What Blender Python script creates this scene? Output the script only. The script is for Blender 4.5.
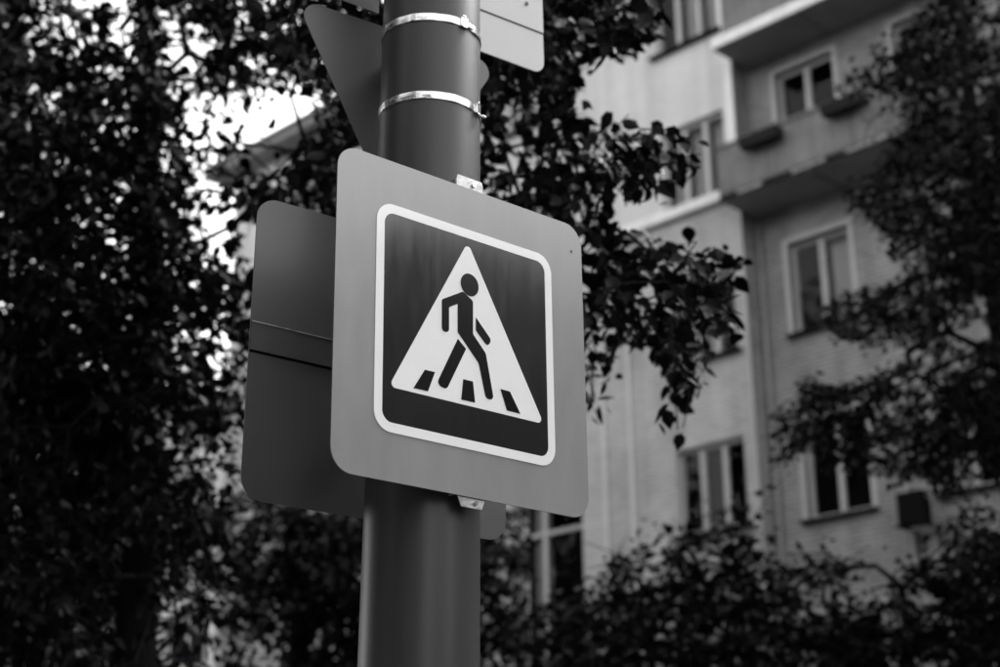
import bpy, math, random
import numpy as np
from mathutils import Matrix, Vector

for o in list(bpy.data.objects):
    bpy.data.objects.remove(o)
S = bpy.context.scene
COL = S.collection

# ------------------------------------------------------------------ camera
CAM_H = 1.6
F_PX = 1573.0                      # focal length in pixels of a 1000 px wide picture
PITCH, ROLL = 0.339311, -0.011714
cp, sp, cr, sr = math.cos(PITCH), math.sin(PITCH), math.cos(ROLL), math.sin(ROLL)
C_F = np.array([0, cp, sp])
_u = np.array([0, -sp, cp]); _r = np.array([1.0, 0, 0])
C_R = cr * _r + sr * _u
C_U = -sr * _r + cr * _u
CAM = np.array([0, 0, CAM_H])
cam_data = bpy.data.cameras.new('camera')
cam = bpy.data.objects.new('camera', cam_data); COL.objects.link(cam)
cam.matrix_world = Matrix(((C_R[0], C_U[0], -C_F[0], 0), (C_R[1], C_U[1], -C_F[1], 0), (C_R[2], C_U[2], -C_F[2], CAM_H), (0, 0, 0, 1)))
cam_data.sensor_width = 36.0; cam_data.sensor_fit = 'HORIZONTAL'
cam_data.lens = F_PX / 1000 * 36.0
cam_data.clip_start = 0.05; cam_data.clip_end = 3000
cam_data.dof.use_dof = True
cam_data.dof.focus_distance = 4.02
cam_data.dof.aperture_fstop = 2.2
cam_data.dof.aperture_blades = 9
S.camera = cam

# ------------------------------------------------------------------ sky, sun, exposure (black-and-white photograph: all greys)
SUN_AZ, SUN_EL = math.radians(50), math.radians(42)     # azimuth clockwise from +Y
W = bpy.data.worlds.new('World'); S.world = W; W.use_nodes = True
nt = W.node_tree; nt.nodes.clear()
sky = nt.nodes.new('ShaderNodeTexSky'); sky.sky_type = 'NISHITA'; sky.sun_disc = False
sky.sun_elevation = SUN_EL; sky.sun_rotation = SUN_AZ
sky.air_density = 1.6; sky.dust_density = 3.0; sky.ozone_density = 1.0
bw = nt.nodes.new('ShaderNodeRGBToBW'); bg = nt.nodes.new('ShaderNodeBackground'); wo = nt.nodes.new('ShaderNodeOutputWorld')
bg.inputs['Strength'].default_value = 0.15
nt.links.new(sky.outputs[0], bw.inputs[0]); nt.links.new(bw.outputs[0], bg.inputs['Color']); nt.links.new(bg.outputs[0], wo.inputs[0])
sun_d = bpy.data.lights.new('sun', 'SUN'); sun_d.energy = 1.3; sun_d.angle = math.radians(20); sun_d.color = (1, 1, 1)
sun = bpy.data.objects.new('sun', sun_d); COL.objects.link(sun)
sv = Vector((math.sin(SUN_AZ) * math.cos(SUN_EL), math.cos(SUN_AZ) * math.cos(SUN_EL), math.sin(SUN_EL)))
sun.rotation_euler = sv.to_track_quat('Z', 'Y').to_euler(); sun.location = (12, 6, 25)
S.view_settings.view_transform = 'Standard'; S.view_settings.look = 'None'
S.view_settings.gamma = 1.0; S.view_settings.use_curve_mapping = False
S.view_settings.exposure = 2.2
S.render.engine = 'CYCLES'
S.cycles.max_bounces = 5; S.cycles.diffuse_bounces = 3; S.cycles.glossy_bounces = 3; S.cycles.transparent_max_bounces = 6; S.cycles.transmission_bounces = 2
S.render.resolution_x, S.render.resolution_y = 1024, 683

# ------------------------------------------------------------------ helpers
def ray(x, y):
    d = C_F + C_R * (x - 500) / F_PX + C_U * (333.5 - y) / F_PX
    return d / np.linalg.norm(d)
def project(P):
    Q = np.asarray(P, float) - CAM
    d = Q @ C_F
    d = np.where(np.abs(d) < 1e-6, 1e-6, d)
    x = 500 + F_PX * (Q @ C_R) / d; y = 333.5 - F_PX * (Q @ C_U) / d
    return x, y, d

def link(o, parent=None):
    COL.objects.link(o)
    if parent is not None: o.parent = parent
    return o
def empty(name, loc=(0, 0, 0), rz=0.0, label=None, cat=None, group=None, parent=None):
    o = bpy.data.objects.new(name, None); o.empty_display_size = 0.1
    o.location = loc; o.rotation_euler = (0, 0, rz)
    tag(o, label, cat, group)
    return link(o, parent)
def tag(o, label=None, cat=None, group=None, kind=None):
    if label: o['label'] = label
    if cat: o['category'] = cat
    if group: o['group'] = group
    if kind: o['kind'] = kind
    return o
def mesh_obj(name, verts, faces, mat, parent=None, smooth=False):
    me = bpy.data.meshes.new(name)
    me.from_pydata([tuple(map(float, v)) for v in verts], [], faces); me.update()
    if smooth: me.polygons.foreach_set('use_smooth', [True] * len(me.polygons))
    if mat: me.materials.append(mat)
    return link(bpy.data.objects.new(name, me), parent)
class MB:
    def __init__(s): s.v = []; s.f = []
    def box(s, x0, x1, y0, y1, z0, z1):
        b = len(s.v)
        s.v += [(x0, y0, z0), (x1, y0, z0), (x1, y1, z0), (x0, y1, z0), (x0, y0, z1), (x1, y0, z1), (x1, y1, z1), (x0, y1, z1)]
        s.f += [tuple(b + i for i in q) for q in ((0, 3, 2, 1), (4, 5, 6, 7), (0, 1, 5, 4), (1, 2, 6, 5), (2, 3, 7, 6), (3, 0, 4, 7))]
        return s
    def quad(s, a, b, c, d):
        k = len(s.v); s.v += [a, b, c, d]; s.f.append((k, k + 1, k + 2, k + 3)); return s
    def tube(s, pts, rads, n=8, cap=True):
        pts = [Vector(p) for p in pts]; b0 = len(s.v)
        ref = None
        for i, p in enumerate(pts):
            t = (pts[min(i + 1, len(pts) - 1)] - pts[max(i - 1, 0)]).normalized()
            if ref is None: ref = Vector((1, 0, 0)) if abs(t.x) < .9 else Vector((0, 1, 0))
            a = (ref - t * ref.dot(t)).normalized(); ref = a; c = t.cross(a)
            for k in range(n):
                w = 2 * math.pi * k / n
                s.v.append(tuple(p + (a * math.cos(w) + c * math.sin(w)) * rads[i]))
        for i in range(len(pts) - 1):
            for k in range(n):
                k2 = (k + 1) % n
                s.f.append((b0 + i * n + k, b0 + i * n + k2, b0 + (i + 1) * n + k2, b0 + (i + 1) * n + k))
        if cap:
            s.f.append(tuple(b0 + k for k in range(n))[::-1]); e = b0 + (len(pts) - 1) * n; s.f.append(tuple(e + k for k in range(n)))
        return s
    def build(s, name, mat, parent=None, smooth=False): return mesh_obj(name, s.v, s.f, mat, parent, smooth)
def bevel(o, w, seg=2):
    m = o.modifiers.new('bevel', 'BEVEL'); m.width = w; m.segments = seg; m.limit_method = 'ANGLE'; m.angle_limit = math.radians(40); return o

# ------------------------------------------------------------------ materials
def mat(name, base, rough=.6, metal=0.0, var=0.0, vscale=8.0, bump=0.0, bscale=60.0, rvar=0.0, spec=.5, stretch=None, streak=0.0, coat=0.0):
    m = bpy.data.materials.new(name); m.use_nodes = True; N = m.node_tree.nodes; L = m.node_tree.links
    p = N['Principled BSDF']; p.inputs['Base Color'].default_value = (base, base, base, 1)
    p.inputs['Roughness'].default_value = rough; p.inputs['Metallic'].default_value = metal; p.inputs['Specular IOR Level'].default_value = spec
    p.inputs['Coat Weight'].default_value = coat; p.inputs['Coat Roughness'].default_value = .38
    tc = N.new('ShaderNodeTexCoord'); mp = N.new('ShaderNodeMapping'); L.new(tc.outputs['Object'], mp.inputs[0])
    if stretch: mp.inputs['Scale'].default_value = stretch
    if var:
        n = N.new('ShaderNodeTexNoise'); n.inputs['Scale'].default_value = vscale; n.inputs['Detail'].default_value = 6; n.inputs['Roughness'].default_value = .65
        L.new(mp.outputs[0], n.inputs['Vector'])
        r = N.new('ShaderNodeMapRange'); r.inputs[1].default_value = .3; r.inputs[2].default_value = .7
        r.inputs[3].default_value = base * (1 - var); r.inputs[4].default_value = base * (1 + var)
        L.new(n.outputs['Fac'], r.inputs[0])
        out = r.outputs[0]
        if streak:                                    # rain-wash streaks running down the surface
            mp2 = N.new('ShaderNodeMapping'); mp2.inputs['Scale'].default_value = (9, 9, .35); L.new(tc.outputs['Object'], mp2.inputs[0])
            n3 = N.new('ShaderNodeTexNoise'); n3.inputs['Scale'].default_value = 1.0; n3.inputs['Detail'].default_value = 5; L.new(mp2.outputs[0], n3.inputs['Vector'])
            r3 = N.new('ShaderNodeMapRange'); r3.inputs[1].default_value = .45; r3.inputs[2].default_value = .75; r3.inputs[3].default_value = 1; r3.inputs[4].default_value = 1 - streak
            L.new(n3.outputs['Fac'], r3.inputs[0])
            mu = N.new('ShaderNodeMath'); mu.operation = 'MULTIPLY'; L.new(out, mu.inputs[0]); L.new(r3.outputs[0], mu.inputs[1]); out = mu.outputs[0]
        L.new(out, p.inputs['Base Color'])
        if rvar:
            r2 = N.new('ShaderNodeMapRange'); r2.inputs[1].default_value = .3; r2.inputs[2].default_value = .7
            r2.inputs[3].default_value = max(.03, rough - rvar); r2.inputs[4].default_value = rough + rvar
            L.new(n.outputs['Fac'], r2.inputs[0]); L.new(r2.outputs[0], p.inputs['Roughness'])
    if bump:
        n2 = N.new('ShaderNodeTexNoise'); n2.inputs['Scale'].default_value = bscale; n2.inputs['Detail'].default_value = 4
        L.new(mp.outputs[0], n2.inputs['Vector'])
        b = N.new('ShaderNodeBump'); b.inputs['Strength'].default_value = bump; b.inputs['Distance'].default_value = .01
        L.new(n2.outputs['Fac'], b.inputs['Height']); L.new(b.outputs[0], p.inputs['Normal'])
    return m
def brick_mat(name, a, b, mortar, var=.12):
    m = bpy.data.materials.new(name); m.use_nodes = True; N = m.node_tree.nodes; L = m.node_tree.links
    p = N['Principled BSDF']; p.inputs['Roughness'].default_value = .85
    tc = N.new('ShaderNodeTexCoord'); mp = N.new('ShaderNodeMapping'); mp.inputs['Rotation'].default_value = (math.radians(90), 0, 0)
    sx = N.new('ShaderNodeSeparateXYZ'); cx = N.new('ShaderNodeCombineXYZ'); L.new(tc.outputs['Object'], sx.inputs[0])
    ad = N.new('ShaderNodeMath'); L.new(sx.outputs[0], ad.inputs[0]); L.new(sx.outputs[1], ad.inputs[1])
    L.new(ad.outputs[0], cx.inputs[0]); L.new(sx.outputs[2], cx.inputs[1])
    br = N.new('ShaderNodeTexBrick'); L.new(cx.outputs[0], br.inputs['Vector']); br.inputs['Scale'].default_value = 1.0
    br.inputs['Color1'].default_value = (a, a, a, 1); br.inputs['Color2'].default_value = (b, b, b, 1); br.inputs['Mortar'].default_value = (mortar, mortar, mortar, 1)
    br.inputs['Brick Width'].default_value = .26; br.inputs['Row Height'].default_value = .077; br.inputs['Mortar Size'].default_value = .009
    n = N.new('ShaderNodeTexNoise'); n.inputs['Scale'].default_value = .9; n.inputs['Detail'].default_value = 8; n.inputs['Roughness'].default_value = .7; L.new(tc.outputs['Object'], n.inputs['Vector'])
    r = N.new('ShaderNodeMapRange'); r.inputs[1].default_value = .3; r.inputs[2].default_value = .7; r.inputs[3].default_value = 1 - var * 1.4; r.inputs[4].default_value = 1 + var
    L.new(n.outputs['Fac'], r.inputs[0])
    mx = N.new('ShaderNodeMix'); mx.data_type = 'RGBA'; mx.blend_type = 'MULTIPLY'; mx.inputs[0].default_value = 1
    ms = N.new('ShaderNodeMapping'); ms.inputs['Scale'].default_value = (2.2, 2.2, .13); L.new(tc.outputs['Object'], ms.inputs[0])
    ns_ = N.new('ShaderNodeTexNoise'); ns_.inputs['Scale'].default_value = 1.0; ns_.inputs['Detail'].default_value = 6; L.new(ms.outputs[0], ns_.inputs['Vector'])
    rs = N.new('ShaderNodeMapRange'); rs.inputs[1].default_value = .42; rs.inputs[2].default_value = .72; rs.inputs[3].default_value = 1.0; rs.inputs[4].default_value = .72; L.new(ns_.outputs['Fac'], rs.inputs[0])
    mm = N.new('ShaderNodeMath'); mm.operation = 'MULTIPLY'; L.new(r.outputs[0], mm.inputs[0]); L.new(rs.outputs[0], mm.inputs[1])
    L.new(br.outputs['Color'], mx.inputs[6]); L.new(mm.outputs[0], mx.inputs[7]); L.new(mx.outputs[2], p.inputs['Base Color'])
    bp = N.new('ShaderNodeBump'); bp.inputs['Strength'].default_value = .5; bp.inputs['Distance'].default_value = .01; bp.invert = True
    L.new(br.outputs['Fac'], bp.inputs['Height']); L.new(bp.outputs[0], p.inputs['Normal'])
    return m
def glass_mat():
    m = bpy.data.materials.new('window_glass'); m.use_nodes = True; N = m.node_tree.nodes; L = m.node_tree.links
    N.remove(N['Principled BSDF']); out = N['Material Output']
    t = N.new('ShaderNodeBsdfTransparent'); t.inputs[0].default_value = (.8, .8, .8, 1)
    g = N.new('ShaderNodeBsdfGlossy'); g.inputs['Roughness'].default_value = .03
    f = N.new('ShaderNodeFresnel'); f.inputs[0].default_value = 1.3
    x = N.new('ShaderNodeMixShader'); L.new(f.outputs[0], x.inputs[0]); L.new(t.outputs[0], x.inputs[1]); L.new(g.outputs[0], x.inputs[2]); L.new(x.outputs[0], out.inputs[0])
    return m
M = dict(
    ground=mat('soil_grass', .06, .95, var=.4, vscale=3, bump=.6, bscale=30),
    asphalt=mat('asphalt', .05, .9, var=.25, vscale=4, bump=.5, bscale=220),
    paving=mat('pavement_asphalt', .09, .9, var=.2, vscale=5, bump=.4, bscale=160),
    kerb=mat('kerb_concrete', .3, .9, var=.2, vscale=6, bump=.3, bscale=80),
    paint=mat('road_paint', .7, .7, var=.15, vscale=12),
    brick=brick_mat('grey_brick', .25, .19, .36, .22),
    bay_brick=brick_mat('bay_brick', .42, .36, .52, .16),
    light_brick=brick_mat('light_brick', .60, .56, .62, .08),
    plaster=mat('stained_plaster', .165, .9, var=.28, vscale=1.6, bump=.3, bscale=30, streak=.35),
    slab=mat('slab_concrete', .22, .9, var=.2, vscale=2, bump=.3, bscale=25),
    white=mat('white_trim', .72, .6, var=.1, vscale=3, streak=.15),
    frame=mat('window_frame_paint', .36, .5, var=.1, vscale=5),
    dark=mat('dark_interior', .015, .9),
    curtain=mat('curtain_cloth', .5, .9, var=.25, vscale=5, stretch=(6, 6, .4)),
    roofing=mat('roof_sheet', .3, .5, var=.2, vscale=2),
    box=mat('planter_box', .018, .7, spec=.1, var=.2, vscale=9),
    metal_dark=mat('dark_painted_metal', .010, .7, spec=.08, var=.2, vscale=9),
    glass=glass_mat(),
    pole=mat('pole_paint', .025, .5, spec=.1, coat=.95, var=.08, vscale=2.2, bump=.10, bscale=40, rvar=.06, stretch=(3, 3, .8)),
    backing=mat('sign_backing', .255, .2, spec=.8, var=.06, vscale=5, rvar=.03, stretch=(2.5, 2.5, .8), streak=.05),
    sign_white=mat('sign_white', .86, .13, spec=.8, var=.02, vscale=10, rvar=.02),
    sign_blue=mat('sign_blue_in_grey', .014, .12, spec=.85, var=.05, vscale=3.0, rvar=.022, stretch=(9, 9, 1.6)),
    sign_black=mat('sign_black', .005, .14, var=.05, vscale=10),
    edge=mat('sign_edge', .05, .5),
    sheet=mat('sheet_metal_back', .11, .42, metal=.4, var=.06, vscale=3, rvar=.05),
    plate=mat('pale_plate', .52, .35, var=.03, vscale=5, rvar=.05),
    dark_brick=brick_mat('dark_brick', .07, .05, .10, .2),
    rail=mat('rail_sheet', .085, .45, metal=.4, var=.1, vscale=6, rvar=.05),
    gap=mat('dark_gap', .004, .9, spec=.05),
    ac=mat('black_casing', .004, .6, spec=.06, var=.3, vscale=9),
    steel=mat('steel_band', .78, .22, metal=1.0, var=.12, vscale=22, bump=.25, bscale=26, rvar=.08),
    zinc=mat('galvanised', .45, .42, metal=.85, var=.22, vscale=40, rvar=.1, bump=.15, bscale=90),
    bark=mat('bark', .012, .95, spec=.05, var=.4, vscale=10, bump=.8, bscale=40, stretch=(3, 3, .5)),
)
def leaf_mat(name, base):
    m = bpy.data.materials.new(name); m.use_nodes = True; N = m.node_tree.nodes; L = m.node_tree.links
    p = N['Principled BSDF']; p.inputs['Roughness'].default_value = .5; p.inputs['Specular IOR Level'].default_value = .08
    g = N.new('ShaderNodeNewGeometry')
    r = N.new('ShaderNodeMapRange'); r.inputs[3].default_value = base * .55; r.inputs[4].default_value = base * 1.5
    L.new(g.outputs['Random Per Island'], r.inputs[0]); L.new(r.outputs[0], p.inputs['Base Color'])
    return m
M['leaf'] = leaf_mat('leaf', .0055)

# ------------------------------------------------------------------ ground, road, pavement (below the frame, but there)
B_ROT = -math.pi / 4                  # facade direction: local x runs along the facade towards the right
DB = 20.06                            # distance of the facade plane from the camera
BX = np.array([1, -1, 0]) / math.sqrt(2); BY = np.array([1, 1, 0]) / math.sqrt(2)
def sheet(name, x0, x1, y0, y1, z, m, kind='structure'):
    o = MB().quad((x0, y0, z), (x1, y0, z), (x1, y1, z), (x0, y1, z)).build(name, m)
    o.rotation_euler.z = B_ROT; tag(o, kind=kind); return o
MB().quad((-900, -900, 0), (900, -900, 0), (900, 900, 0), (-900, 900, 0)).build('ground', M['ground'])['kind'] = 'structure'
o = sheet('road', -200, 200, -9.5, -1.6, .004, M['asphalt'])
o = MB().box(-200, 200, -1.36, 5.2, .0, .12).build('pavement', M['paving']); o.rotation_euler.z = B_ROT; o['kind'] = 'structure'
kr = empty('kerb', rz=B_ROT); kr['kind'] = 'structure'
km = MB().box(-.495, .495, -1.6, -1.363, 0, .15)
k0 = None
for i in range(30):
    if k0 is None: k0 = bevel(km.build('kerbstone', M['kerb'], kr), .015); k0.location.x = -15
    else:
        c = link(k0.copy(), kr); c.location.x = -15 + i
CAM_Z0 = 0

# ------------------------------------------------------------------ apartment building
bld = empty('apartment_building', tuple(BY * DB), B_ROT,
            'long six storey brick apartment building with balconies and a pale projecting bay', 'building')
def wall_open(name, u0, u1, z0, z1, y, ops, m, parent, reveal=.16, thick=.3):
    us = sorted({u0, u1, *[o[0] for o in ops], *[o[1] for o in ops]}); zs = sorted({z0, z1, *[o[2] for o in ops], *[o[3] for o in ops]})
    b = MB()
    for i in range(len(us) - 1):
        for j in range(len(zs) - 1):
            uc, zc = (us[i] + us[i + 1]) / 2, (zs[j] + zs[j + 1]) / 2
            if any(o[0] < uc < o[1] and o[2] < zc < o[3] for o in ops): continue
            b.quad((us[i], y, zs[j]), (us[i + 1], y, zs[j]), (us[i + 1], y, zs[j + 1]), (us[i], y, zs[j + 1]))
    for a, c, d, e in ops:
        b.quad((a, y, d), (a, y, e), (a, y + reveal, e), (a, y + reveal, d)); b.quad((c, y, e), (c, y, d), (c, y + reveal, d), (c, y + reveal, e))
        b.quad((a, y, e), (c, y, e), (c, y + reveal, e), (a, y + reveal, e)); b.quad((c, y, d), (a, y, d), (a, y + reveal, d), (c, y + reveal, d))
    return b.build(name, m, parent)
RW = random.Random(4)
def window(u0, u1, z0, z1, y, bars=(.5,), transom=None, curtains=(), sill='dark', surround=.0):
    """u0..z1 opening; y wall plane. window (frame mesh) > pane, mullion, sill, curtain, interior"""
    f = .07; yf = y + .10
    b = MB(); b.box(u0, u0 + f, yf, yf + .06, z0, z1); b.box(u1 - f, u1, yf, yf + .06, z0, z1)
    b.box(u0 + f, u1 - f, yf, yf + .06, z0, z0 + f); b.box(u0 + f, u1 - f, yf, yf + .06, z1 - f, z1)
    if surround:
        s = surround
        b.box(u0 - s, u0, y - .025, y + .1, z0 - .0, z1 + s); b.box(u1, u1 + s, y - .025, y + .1, z0, z1 + s); b.box(u0, u1, y - .025, y + .1, z1, z1 + s)
    w = b.build('window', M['frame'], bld)
    cuts = [u0 + f] + [u0 + (u1 - u0) * t for t in bars] + [u1 - f]
    for t in bars:
        x = u0 + (u1 - u0) * t; MB().box(x - .05, x + .05, yf - .012, yf + .05, z0 + f, z1 - f).build('mullion', M['frame'], w)
    if transom:
        z = z0 + (z1 - z0) * transom
        MB().box(u0 + f, u1 - f, yf - .008, yf + .045, z - .035, z + .035).build('transom', M['frame'], w)
    for i in range(len(cuts) - 1):
        a, c = cuts[i] + (.05 if i else 0), cuts[i + 1] - (.05 if i < len(cuts) - 2 else 0)
        tl = RW.uniform(-.012, .012)
        MB().quad((a, yf + .025 + tl, z0 + f), (c, yf + .025 - tl, z0 + f), (c, yf + .025 - tl, z1 - f), (a, yf + .025 + tl, z1 - f)).build('pane', M['glass'], w)
        if i in curtains:
            n = 14; bb = MB()
            for k in range(n):
                xa, xb = a + (c - a) * k / n, a + (c - a) * (k + 1) / n
                ya, yb = yf + .2 + .03 * math.sin(k * 1.9), yf + .2 + .03 * math.sin((k + 1) * 1.9)
                bb.quad((xa, ya, z0), (xb, yb, z0), (xb, yb, z1), (xa, ya, z1))
            bb.build('curtain', M['curtain'], w)
    # dark room behind the glass
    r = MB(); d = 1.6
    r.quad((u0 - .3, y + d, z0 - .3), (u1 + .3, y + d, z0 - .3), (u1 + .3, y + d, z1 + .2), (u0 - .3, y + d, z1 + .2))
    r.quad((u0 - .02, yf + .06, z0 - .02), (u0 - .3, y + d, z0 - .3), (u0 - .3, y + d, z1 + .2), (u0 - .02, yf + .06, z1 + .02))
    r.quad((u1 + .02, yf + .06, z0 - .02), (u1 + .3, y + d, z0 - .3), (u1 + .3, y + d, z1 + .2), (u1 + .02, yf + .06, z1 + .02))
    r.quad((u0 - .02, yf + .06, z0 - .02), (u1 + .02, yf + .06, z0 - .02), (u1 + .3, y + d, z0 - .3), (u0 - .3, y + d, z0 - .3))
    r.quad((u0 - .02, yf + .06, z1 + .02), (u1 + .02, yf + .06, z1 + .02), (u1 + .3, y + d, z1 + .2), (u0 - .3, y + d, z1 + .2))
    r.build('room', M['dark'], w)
    if sill == 'dark': MB().box(u0 - .1, u1 + .1, y - .12, y + .1, z0 - .05, z0 - .004).build('sill', M['metal_dark'], w)
    elif sill == 'white': MB().box(u0 - .1, u1 + .1, y - .1, y + .1, z0 - .1, z0 - .004).build('sill', M['white'], w)
    return w
ROOF = 17.55
# right wall (plane y = 0)
cols_r = [(-13.42, -12.27), (-11.15, -10.1), (-8.6, -7.45)]
sills = [.86, 3.86, 6.86, 9.87, 12.87, 15.6]
ops = []
for (a, c) in cols_r:
    for k, z in enumerate(sills): ops.append((a, c, z, z + (1.56 if k < 4 else 1.66)))
wall_open('wall', -14.0, 12, 0, ROOF, 0, ops, M['brick'], bld)
for (a, c, z0, z1) in ops:
    if z0 < 3: continue
    k = sills.index(z0)
    cur = {9.87: (1,), 12.87: (), 6.86: ()}.get(z0, (0,))
    window(a, c, z0, z1, 0, (.5,), curtains=cur if a < -12 else RW.choice([(0,), (1,), ()]), surround=.09)
# projecting pale bay and wall further left (plane y = -0.4)
YL = -.4
ops = []
for z0, z1 in ((.7, 2.2), (3.8, 5.3), (6.89, 8.32), (9.75, 11.2), (12.55, 14.08), (15.6, 17.1)): ops.append((-15.62, -14.25, z0, z1))
for z0, z1 in ((1.2, 4.1), (5.0, 8.15), (9.4, 11.0), (12.45, 14.0), (15.4, 17.0)): ops.append((-19.4, -17.72, z0, z1))
for a in (-22.4, -25.6):
    for z0, z1 in ((3.8, 5.3), (6.8, 8.3), (9.8, 11.3), (12.8, 14.3), (15.7, 17.15)): ops.append((a, a + 1.4, z0, z1))
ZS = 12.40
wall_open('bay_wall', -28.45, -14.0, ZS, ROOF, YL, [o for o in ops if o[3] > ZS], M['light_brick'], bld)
wall_open('bay_wall', -28.45, -14.0, 0, ZS, YL, [o for o in ops if o[3] <= ZS], M['bay_brick'], bld)  # brick below the sill band is darker, with tree shade put into its colour
MB().quad((-14.0, YL, 0), (-14.0, 0, 0), (-14.0, 0, ROOF), (-14.0, YL, ROOF)).build('bay_return', M['brick'], bld)
MB().quad((-28.45, 12, 0), (-28.45, YL, 0), (-28.45, YL, ROOF), (-28.45, 12, ROOF)).build('end_wall', M['light_brick'], bld)
for (a, c, z0, z1) in ops:
    if z0 < 3: continue
    if a < -21: window(a, c, z0, z1, YL, (.5,), curtains=(0,) if z0 > 10 else (), sill='dark')
    elif a < -17: window(a, c, z0, z1, YL, (.14, .42), transom=.78 if z0 < 6 else None, curtains=(1,) if z0 < 6 else (), sill='dark')
    else:
        window(a, c, z0, z1, YL, (.34, .67), curtains={12.55: (0, 1, 2), 15.6: (1, 2), 9.75: (1,)}.get(z0, ()), sill='dark' if z0 != 12.55 else None)
bevel(MB().box(-16.75, -14.12, YL - .14, YL - .002, 12.36, 12.54).build('sill_band', M['white'], bld), .015)
MB().box(-14.16, -14.0, YL - .03, YL - .002, 12.2, ROOF - .3).build('corner_trim', M['white'], bld)
MB().box(-14.06, -14.0, YL - .03, YL - .002, 0, 12.19).build('corner_trim', M['frame'], bld)
for x in (-17.15, -16.55): MB().box(x - .045, x + .045, YL - .05, YL - .002, .4, 12.3).build('trim_strip', M['light_brick'], bld)
MB().tube([(-13.9, -.1, 0), (-13.9, -.1, 12.0)], [.035, .035], 10).build('downpipe', M['slab'], bld, True)
# eaves
MB().box(-29.0, -13.6, YL - .55, 12, ROOF + .003, ROOF + .18).build('cornice', M['slab'], bld)
MB().box(-13.597, 12.3, -.55, 12, ROOF + .003, ROOF + .18).build('cornice', M['slab'], bld)
MB().box(-29.1, 12.4, -1.05, 12.1, ROOF + .19, ROOF + .25).build('roof', M['roofing'], bld)
MB().quad((12, 0, 0), (12, 12, 0), (12, 12, ROOF), (12, 0, ROOF)).build('end_wall', M['brick'], bld)
MB().quad((-28.45, 12, 0), (12, 12, 0), (12, 12, ROOF), (-28.45, 12, ROOF)).build('rear_wall', M['brick'], bld)
# balconies
UB0, UB1 = -13.96, -6.6
def balcony(zb, hs, hp, label, slab_m, par_m, par_in, peel):
    b = MB().box(UB0, UB1, -1.0, -.004, zb, zb + hs).build('balcony', slab_m, bld); b['label'] = label
    q = par_in
    MB().box(UB0 + q, UB1 - q, -1.0 + q, -.92 + q, zb + hs + .002, zb + hs + hp).build('parapet', par_m, b)
    for x in (UB0 + q, UB1 - q - .08): MB().box(x, x + .08, -.918 + q, -.004, zb + hs + .002, zb + hs + hp).build('parapet', par_m, b)
    MB().box(UB0 + q - .02, UB1 - q + .02, -1.03 + q, -.89 + q, zb + hs + hp + .002, zb + hs + hp + .045).build('coping', par_m, b)
    x = UB0 + 1.7
    while x < UB1 - .3:
        MB().box(x - .02, x + .02, -.98, -.03, zb - .03, zb - .002).build('joint_rib', M['plaster'], b); x += 1.75
    if peel: MB().box(UB0 - .01, UB1 + .01, -1.018, -1.003, zb + .002, zb + .1).build('drip_edge', M['metal_dark'], b)
    if peel:                                           # patches of pale render left on the slab's lower edge
        rr = random.Random(8); x = UB0 + .35
        while x < UB1 - 1:
            l = rr.uniform(.3, 1.1)
            n = 8; v = []; f = []
            top = [zb + .085 + rr.uniform(-.012, .015) for _ in range(n)]; bot = [zb + .012 + rr.uniform(0, .02) for _ in range(n)]
            for k in range(n): v += [(x + l * k / (n - 1), -1.026, bot[k]), (x + l * k / (n - 1), -1.026, top[k])]
            for k in range(n - 1): f.append((2 * k, 2 * k + 2, 2 * k + 3, 2 * k + 1))
            o = mesh_obj('render_patch', v, f, M['slab'], b); so = o.modifiers.new('s', 'SOLIDIFY'); so.thickness = .008
            x += l + rr.uniform(.3, 1.3)
    return b
balcony(12.05, .13, .80, 'balcony with stained grey parapet and peeling lower edge', M['slab'], M['plaster'], -.015, True)
balcony(14.86, .19, .95, 'upper balcony with a thick white slab edge', M['white'], M['plaster'], .14, False)
MB().box(UB0 + .02, UB1 - .02, -.985, -.01, 14.842, 14.856).build('soffit', M['slab'], bld)
# flower boxes hanging on the lower balcony's parapet
def flower_box(u, w, label):
    p = BY * DB + BX * u + BY * (-1.17)
    e = empty('flower_box', (p[0], p[1], 12.69), B_ROT, label, 'planter', 'flower boxes on the balcony')
    b = MB(); v = [(-w, -.10, 0), (w, -.10, 0), (w, .09, 0), (-w, .09, 0), (-w - .02, -.14, .17), (w + .02, -.14, .17), (w + .02, .11, .17), (-w - .02, .11, .17),
                   (-w, -.12, .17), (w, -.12, .17), (w, .09, .17), (-w, .09, .17), (-w, -.12, .13), (w, -.12, .13), (w, .09, .13), (-w, .09, .13)]
    f = [(0, 3, 2, 1), (0, 1, 5, 4), (1, 2, 6, 5), (2, 3, 7, 6), (3, 0, 4, 7), (4, 5, 9, 8), (5, 6, 10, 9), (6, 7, 11, 10), (7, 4, 8, 11), (8, 9, 13, 12), (9, 10, 14, 13), (10, 11, 15, 14), (11, 8, 12, 15)]
    mesh_obj('box', v, f, M['box'], e)
    MB().box(-w + .01, w - .01, -.11, .08, .12, .135).build('soil', M['ground'], e)
    for s in (-.6, .6): MB().box(s * w - .012, s * w + .012, .113, .135, .02, .36).box(s * w - .012, s * w + .012, .136, .2, .345, .36).build('hook', M['metal_dark'], e)
flower_box(-12.98, .35, 'dark flower box on the lower balcony nearest the pale bay')
flower_box(-11.45, .33, 'dark flower box on the lower balcony just right of its window')
flower_box(-9.92, .30, 'dark flower box on the lower balcony half hidden by the right tree')
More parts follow.
